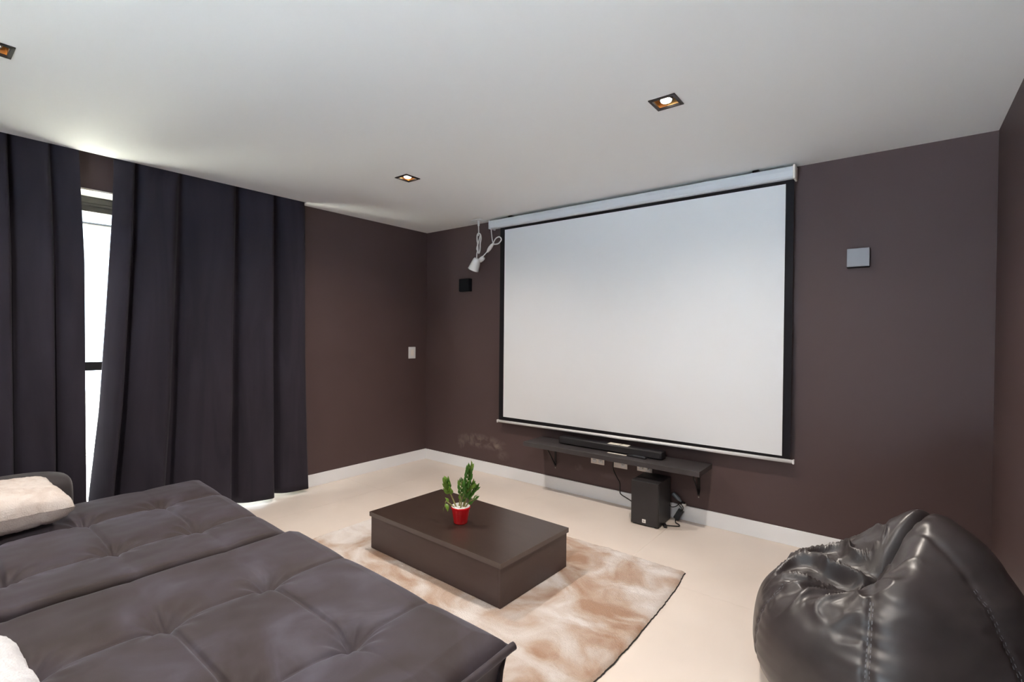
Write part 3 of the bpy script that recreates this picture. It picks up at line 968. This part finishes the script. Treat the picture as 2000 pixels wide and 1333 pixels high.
# ------------------------------------------------------------------ sofa
def cushion_mesh(x0, x1, yf0, yf1, yb, zt, sx, sy, seed, taper=0.0):
    """tufted seat: puffed cells between seams, buttons pinched at the crossings; front edge from yf0 (x0) to yf1 (x1)"""
    nx, ny = 230, 270
    nodes = [(a, b) for a in sx for b in sy]

    def hgt(x, y):
        dx = min(abs(x - a) for a in sx)
        dy = min(abs(y - b) for b in sy)
        h = 0.030 * (1 - exp(-dx / 0.060)) + 0.006 * (1 - exp(-dy / 0.040))
        inn = 1.0 if min(sx) < x < max(sx) else max(0.0, 0.75 - dx / 0.22)
        h -= 0.013 * inn * exp(-(dy / 0.0085) ** 2) + 0.006 * exp(-(dx / 0.008) ** 2)
        # crossing seams die out towards the borders
        for (a, b) in nodes:
            r = sqrt((x - a) ** 2 + (y - b) ** 2)
            h -= 0.034 * exp(-(r / 0.060) ** 2)
            if r < 0.30:
                an = math.atan2(y - b, x - a)
                h += 0.0035 * exp(-((r - 0.07) / 0.055) ** 2) * sin(9 * an + 3 * noise.noise(Vector((a, b, seed))))
        p = Vector((x, y, seed))
        h += 0.004 * noise.noise(p * 5) + 0.0018 * noise.noise(p * 14)
        return h
    verts, faces = [], []
    for j in range(ny + 1):
        v = j / ny
        for i in range(nx + 1):
            u = i / nx
            yf = yf0 + (yf1 - yf0) * u
            xr = x1 - taper * (1 - v)
            x, y = x0 + (xr - x0) * u, yb + (yf - yb) * v
            d = [x - x0, xr - x, yf - y]
            h = hgt(x, y)
            e = min(d)
            # the side that meets the other seat stays square, the free sides are rounded
            mate, soft = (d[1], min(d[0], d[2])) if taper else (d[0], min(d[1], d[2]))
            drop = max(0.013 * exp(-mate / 0.010), 0.034 * exp(-soft / 0.016))
            h *= min(1.0, mate / 0.03 + 0.55, soft / 0.10 + 0.15)
            verts.append(Vector((x, y, zt - 0.030 + h + 0.012 - drop)))
    for j in range(ny):
        for i in range(nx):
            a = j * (nx + 1) + i
            faces.append((a, a + 1, a + nx + 2, a + nx + 1))
    # skirt: sides fall and lean inwards
    ring = [i for i in range(nx + 1)] + [j * (nx + 1) + nx for j in range(1, ny + 1)] + [ny * (nx + 1) + i for i in range(nx - 1, -1, -1)] + [j * (nx + 1) for j in range(ny - 1, 0, -1)]
    cx, cy = (x0 + x1) / 2, (yf0 + yb) / 2
    prev = ring
    for (inset, z) in ((0.010, zt - 0.070), (0.026, zt - 0.110), (0.040, zt - 0.20), (0.052, zt - 0.28), (0.060, 0.07), (0.065, 0.045)):
        cur = []
        for r in ring:
            p = verts[r]
            ux = 1.0 if r % (nx + 1) == nx else (-1.0 if r % (nx + 1) == 0 else 0.0)
            uy = 1.0 if r // (nx + 1) == ny else (-1.0 if r // (nx + 1) == 0 else 0.0)
            ex = inset * (1 if ux > 0.985 else (-1 if ux < -0.985 else 0))
            ey = inset * (1 if uy > 0.93 else (-1 if uy < -0.985 else 0))
            verts.append(Vector((p.x - ex, p.y - ey, z)))
            cur.append(len(verts) - 1)
        m = len(ring)
        for k in range(m):
            k2 = (k + 1) % m
            faces.append((prev[k], cur[k], cur[k2], prev[k2]))
        prev = cur
    faces.append(tuple(prev)[::-1])
    return verts, faces


def sofa():
    t = thing('sofa', 'wide dark brown velvet sofa with two tufted seats pulled out', 'sofa', (0, 0, 0))
    ZT = 0.412
    YB = -4.05
    v, f = cushion_mesh(0.475, 1.848, -2.488, -2.562, YB, ZT, (0.905, 1.445), (-2.862, -3.205, -3.56), 2.0, 0.055)
    s1 = mesh_obj('seat', v, f, 'velvet', t, True)
    v, f = cushion_mesh(1.886, 3.278, -2.520, -2.556, YB, ZT + 0.006, (2.300, 2.885), (-2.903, -3.255, -3.60), 9.0)
    s2 = mesh_obj('seat', v, f, 'velvet', t, True)
    # welted edge round the free sides
    zz = ZT - 0.040

    def piping(pts, par, r=0.011):
        v, f = tube_data(smooth_path(pts, 10), r, 10)
        mesh_obj('piping', v, f, 'velvet', par, True)
    piping([(3.279, -4.0, zz), (3.280, -3.4, zz), (3.280, -2.9, zz), (3.281, -2.62, zz + 0.002), (3.284, -2.565, zz + 0.006), (3.288, -2.545, zz + 0.009)], s2, 0.0135)
    piping([(1.892, -2.521, zz - 0.002), (2.4, -2.535, zz - 0.002), (2.9, -2.547, zz - 0.002), (3.282, -2.556, zz + 0.004)], s2, 0.006)

    # arms, backs, plinth
    def padded(name, x0, x1, y0, y1, z0, z1, bev, seed):
        bm = box_bm(x0, x1, y0, y1, z0, z1)
        bmesh.ops.subdivide_edges(bm, edges=bm.edges[:], cuts=7, use_grid_fill=True)
        c = Vector(((x0 + x1) / 2, (y0 + y1) / 2, (z0 + z1) / 2))
        hx, hy, hz = (x1 - x0) / 2, (y1 - y0) / 2, (z1 - z0) / 2
        for q in bm.verts:
            d = q.co - c
            # pull the outline to a rounded box
            r = min(hx, hz, hy) * bev
            inner = Vector((max(-hx + r, min(hx - r, d.x)), max(-hy + r, min(hy - r, d.y)), max(-hz + r, min(hz - r, d.z))))
            o = d - inner
            if o.length > 1e-6:
                d = inner + o.normalized() * min(r, o.length if o.length < r else r)
            q.co = c + d + Vector((0, 0, 0.006 * noise.noise((q.co + Vector((seed, 0, 0))) * 6)))
        o = bm_obj(name, bm, 'arm_velvet', t, True)
        m = o.modifiers.new('soft', 'SUBSURF')
        m.levels = m.render_levels = 2
        return o
    padded('armrest', 0.205, 0.468, -4.45, -3.155, 0.03, 0.600, 0.75, 1)
    padded('armrest', 3.292, 3.555, -4.45, -3.155, 0.03, 0.600, 0.75, 2)
    padded('backrest', 0.475, 1.872, -4.45, -4.06, 0.10, 0.84, 0.6, 3)
    padded('backrest', 1.884, 3.285, -4.45, -4.06, 0.10, 0.84, 0.6, 4)
    box('base', 0.60, 3.16, -4.30, -2.72, 0.028, 0.10, 'arm_velvet', t)
    for x in (0.7, 1.8, 3.05):
        for y in (-4.2, -2.85):
            box('foot', x - 0.03, x + 0.03, y - 0.03, y + 0.03, 0.0, 0.03, 'metal_dark', t)


sofa()


def pillow(label, loc, rz, sx, sy, th, mat, tilt=(0, 0), seed=0.0):
    n = 72
    verts, faces = [], []
    for side in (1, -1):
        for j in range(n + 1):
            for i in range(n + 1):
                u, v = 2 * i / n - 1, 2 * j / n - 1
                k = max(0.0, (1 - u ** 6) * (1 - v ** 6)) ** 0.42 * (0.82 + 0.18 * (1 - u * u) * (1 - v * v))
                cx = 1 - 0.07 * (1 - v * v) - 0.03 * abs(v)
                cy = 1 - 0.07 * (1 - u * u) - 0.03 * abs(u)
                p = Vector((u * sx * cx, v * sy * cy, side * th * k))
                q = p + Vector((seed, side * 3, 0))
                d = 0.010 * noise.noise(q * 9) + 0.006 * noise.noise(q * 28) + 0.004 * noise.noise(q * 70)
                p.z += d * side * min(1, k * 2 + 0.2)
                if k < 0.25:
                    p.x += 0.006 * noise.noise(q * 45)
                    p.y += 0.006 * noise.noise(q * 45 + Vector((9, 9, 9)))
                verts.append(p)
    m = (n + 1) ** 2
    for s in (0, 1):
        for j in range(n):
            for i in range(n):
                a = s * m + j * (n + 1) + i
                fc = (a, a + 1, a + n + 2, a + n + 1)
                faces.append(fc if s == 0 else fc[::-1])
    R = Matrix.Rotation(rz, 3, 'Z') @ Matrix.Rotation(tilt[1], 3, 'Y') @ Matrix.Rotation(tilt[0], 3, 'X')
    verts = [R @ v for v in verts]
    o = mesh_obj('throw_pillow', verts, faces, mat, None, True)
    bm = bmesh.new()
    bm.from_mesh(o.data)
    bmesh.ops.remove_doubles(bm, verts=bm.verts[:], dist=0.0004)
    bm.to_mesh(o.data)
    bm.free()
    o.location = loc
    return tag(o, label, 'pillow', 'plush throw pillows on the sofa')


pillow('fluffy beige pillow on the left sofa seat by the armrest', (0.715, -3.505, 0.530), radians(4), 0.250, 0.250, 0.105, 'plush_beige', (0.0, radians(3)), 1.0)
pillow('fluffy white pillow on the right sofa seat, bottom left photo corner', (2.60, -3.818, 0.560), radians(3), 0.30, 0.215, 0.095, 'plush_white', (radians(-14), 0), 5.0)


# ------------------------------------------------------------------ bean bag
def bean_bag():
    CX, CY, R0 = 4.245, -1.455, 0.448
    t = thing('bean_bag', 'slumped black leather bean bag against the right wall', 'bean bag', (CX, CY, 0))

    def ss(a, b, x):
        k = max(0.0, min(1.0, (x - a) / (b - a)))
        return k * k * (3 - 2 * k)

    # local frame: r to the viewer's right, b away from the viewer
    def top(rr, bb):
        base = 0.505 + 0.02 * ss(-0.3, 0.2, bb)                # low slumped left half
        peak = 0.275 * ss(-0.06, 0.17, rr - 0.25 * bb * (bb < 0)) * exp(-((bb - 0.03) / (0.30 if bb < 0 else 0.36)) ** 2)
        back = 0.105 * exp(-(((rr + 0.01) / 0.12) ** 2 + ((bb - 0.20) / 0.16) ** 2))
        rim = 0.050 * exp(-(((bb + 0.29) / 0.07) ** 2)) * ss(0.35, 0.0, rr) * ss(-0.45, -0.1, rr)
        dent = -0.11 * exp(-(((rr + 0.11) / 0.14) ** 2 + ((bb + 0.09) / 0.11) ** 2))
        # the dark slit between the front lobe and the back lobe
        dx, dy = 0.30, 0.26
        ax, ay = -0.06, -0.08
        tt = ((rr - ax) * dx + (bb - ay) * dy) / (dx * dx + dy * dy)
        px, py = ax + dx * tt, ay + dy * tt
        dist = sqrt((rr - px) ** 2 + (bb - py) ** 2)
        slit = -0.14 * exp(-(dist / 0.032) ** 2) * ss(-0.15, 0.2, tt) * (1 - ss(0.85, 1.1, tt))
        return base + peak + back + rim + dent + slit

    nt, nl = 300, 190
    verts, faces = [], []

    def surf(th, la):
        # th round, la from -pi/2 (bottom) to pi/2 (top)
        c, s = cos(la), sin(la)
        cr = (abs(c) ** (0.62 if s >= 0 else 0.36))
        Rr = R0 * (1 + 0.020 * cos(6 * (th + 0.35)) * 0.6)
        if s >= 0:
            Rr *= 1 - 0.14 * s ** 1.6
        else:
            Rr *= 1 - 0.015 * (-s)
        rr, bb = Rr * cr * cos(th), Rr * cr * sin(th)
        zm = 0.175
        if s >= 0:
            hz = top(rr, bb)
            z = zm + (hz - zm) * s ** 0.72
        else:
            z = zm - zm * (-s) ** 1.0
        p = Vector((rr, bb, z))
        # wrinkles: fine folds in the slumped hollow, soft drapes elsewhere
        up = ss(0.30, 0.42, z)
        holl = exp(-(((rr + 0.17) / 0.20) ** 2 + ((bb + 0.03) / 0.24) ** 2)) * up
        q = Vector((rr * 3.2 + 1.4 * bb, bb * 8.5 - 3.2 * rr, z * 4.0))
        w = noise.noise(q * 1.4 + Vector((2, 5, 1)))
        ridge = (1 - min(1.0, abs(w) * 3.2)) ** 2
        w2 = noise.noise(Vector((rr * 9 - bb * 6, bb * 13 + rr * 5, z * 7)) * 1.3)
        ridge2 = (1 - min(1.0, abs(w2) * 3.0)) ** 2
        dz = holl * (0.075 * ridge + 0.009 * ridge2 - 0.028)
        soft = 0.009 * noise.noise(Vector((rr * 4, bb * 4, z * 5))) + 0.0045 * noise.noise(Vector((rr * 7 + z * 7, bb * 7, z * 11 - rr * 5)))
        # short puckers along the seams
        k = 6
        a = (th + 1.62) % (2 * pi / k)
        ds = min(a, 2 * pi / k - a) * max(0.05, sqrt(rr * rr + bb * bb))
        seam = -0.007 * exp(-(ds / 0.012) ** 2) * ss(0.05, 0.4, cr)
        puck = 0.0022 * exp(-ds / 0.05) * sin(z * 150 + 8 * ds) * ss(0.05, 0.4, cr)
        out = Vector((rr, bb, (z - 0.25) * 0.7)).normalized()
        p += out * (soft * (0.5 + up) + seam + puck) + Vector((0, 0, dz))
        return p
    # world directions of the local frame (viewer stands at y = -3.85, almost straight in front)
    for j in range(nl + 1):
        la = -pi / 2 + pi * j / nl
        la = la * 0.998
        for i in range(nt):
            verts.append(surf(2 * pi * i / nt, la))
    for v in verts:
        v.x = min(v.x, W - CX - 0.006)
        v.z = max(v.z, 0.001)
    for j in range(nl):
        for i in range(nt):
            i2 = (i + 1) % nt
            faces.append((j * nt + i, j * nt + i2, (j + 1) * nt + i2, (j + 1) * nt + i))
    faces.append(tuple(range(nt))[::-1])
    faces.append(tuple(nl * nt + i for i in range(nt)))
    body = mesh_obj('cover', verts, faces, 'leather', t, True)
    # stitched seams running up the cover
    for k in range(6):
        th = -1.62 + k * 2 * pi / 6
        if k not in (0, 1, 5):
            continue
        bm = bmesh.new()
        for j in range(44):
            for off in (-0.014, 0.014):
                la0 = -1.0 + 1.9 * j / 44
                la1 = la0 + 0.022
                a, b = surf(th + off, la0), surf(th + off, la1)
                o = Vector((a.x, a.y, 0)).normalized() * 0.0015
                w = Vector((-o.y, o.x, 0)).normalized() * 0.0012
                up = Vector((0, 0, 0.0))
                vs = [bm.verts.new(q) for q in (a + o - w, a + o + w, b + o + w, b + o - w, a - w, a + w, b + w, b - w)]
                for fidx in ((0, 1, 2, 3), (0, 4, 5, 1), (1, 5, 6, 2), (2, 6, 7, 3), (3, 7, 4, 0)):
                    bm.faces.new([vs[q] for q in fidx])
        so = bm_obj('stitching', bm, 'stitch', t)
        so['kind'] = 'stuff'


bean_bag()
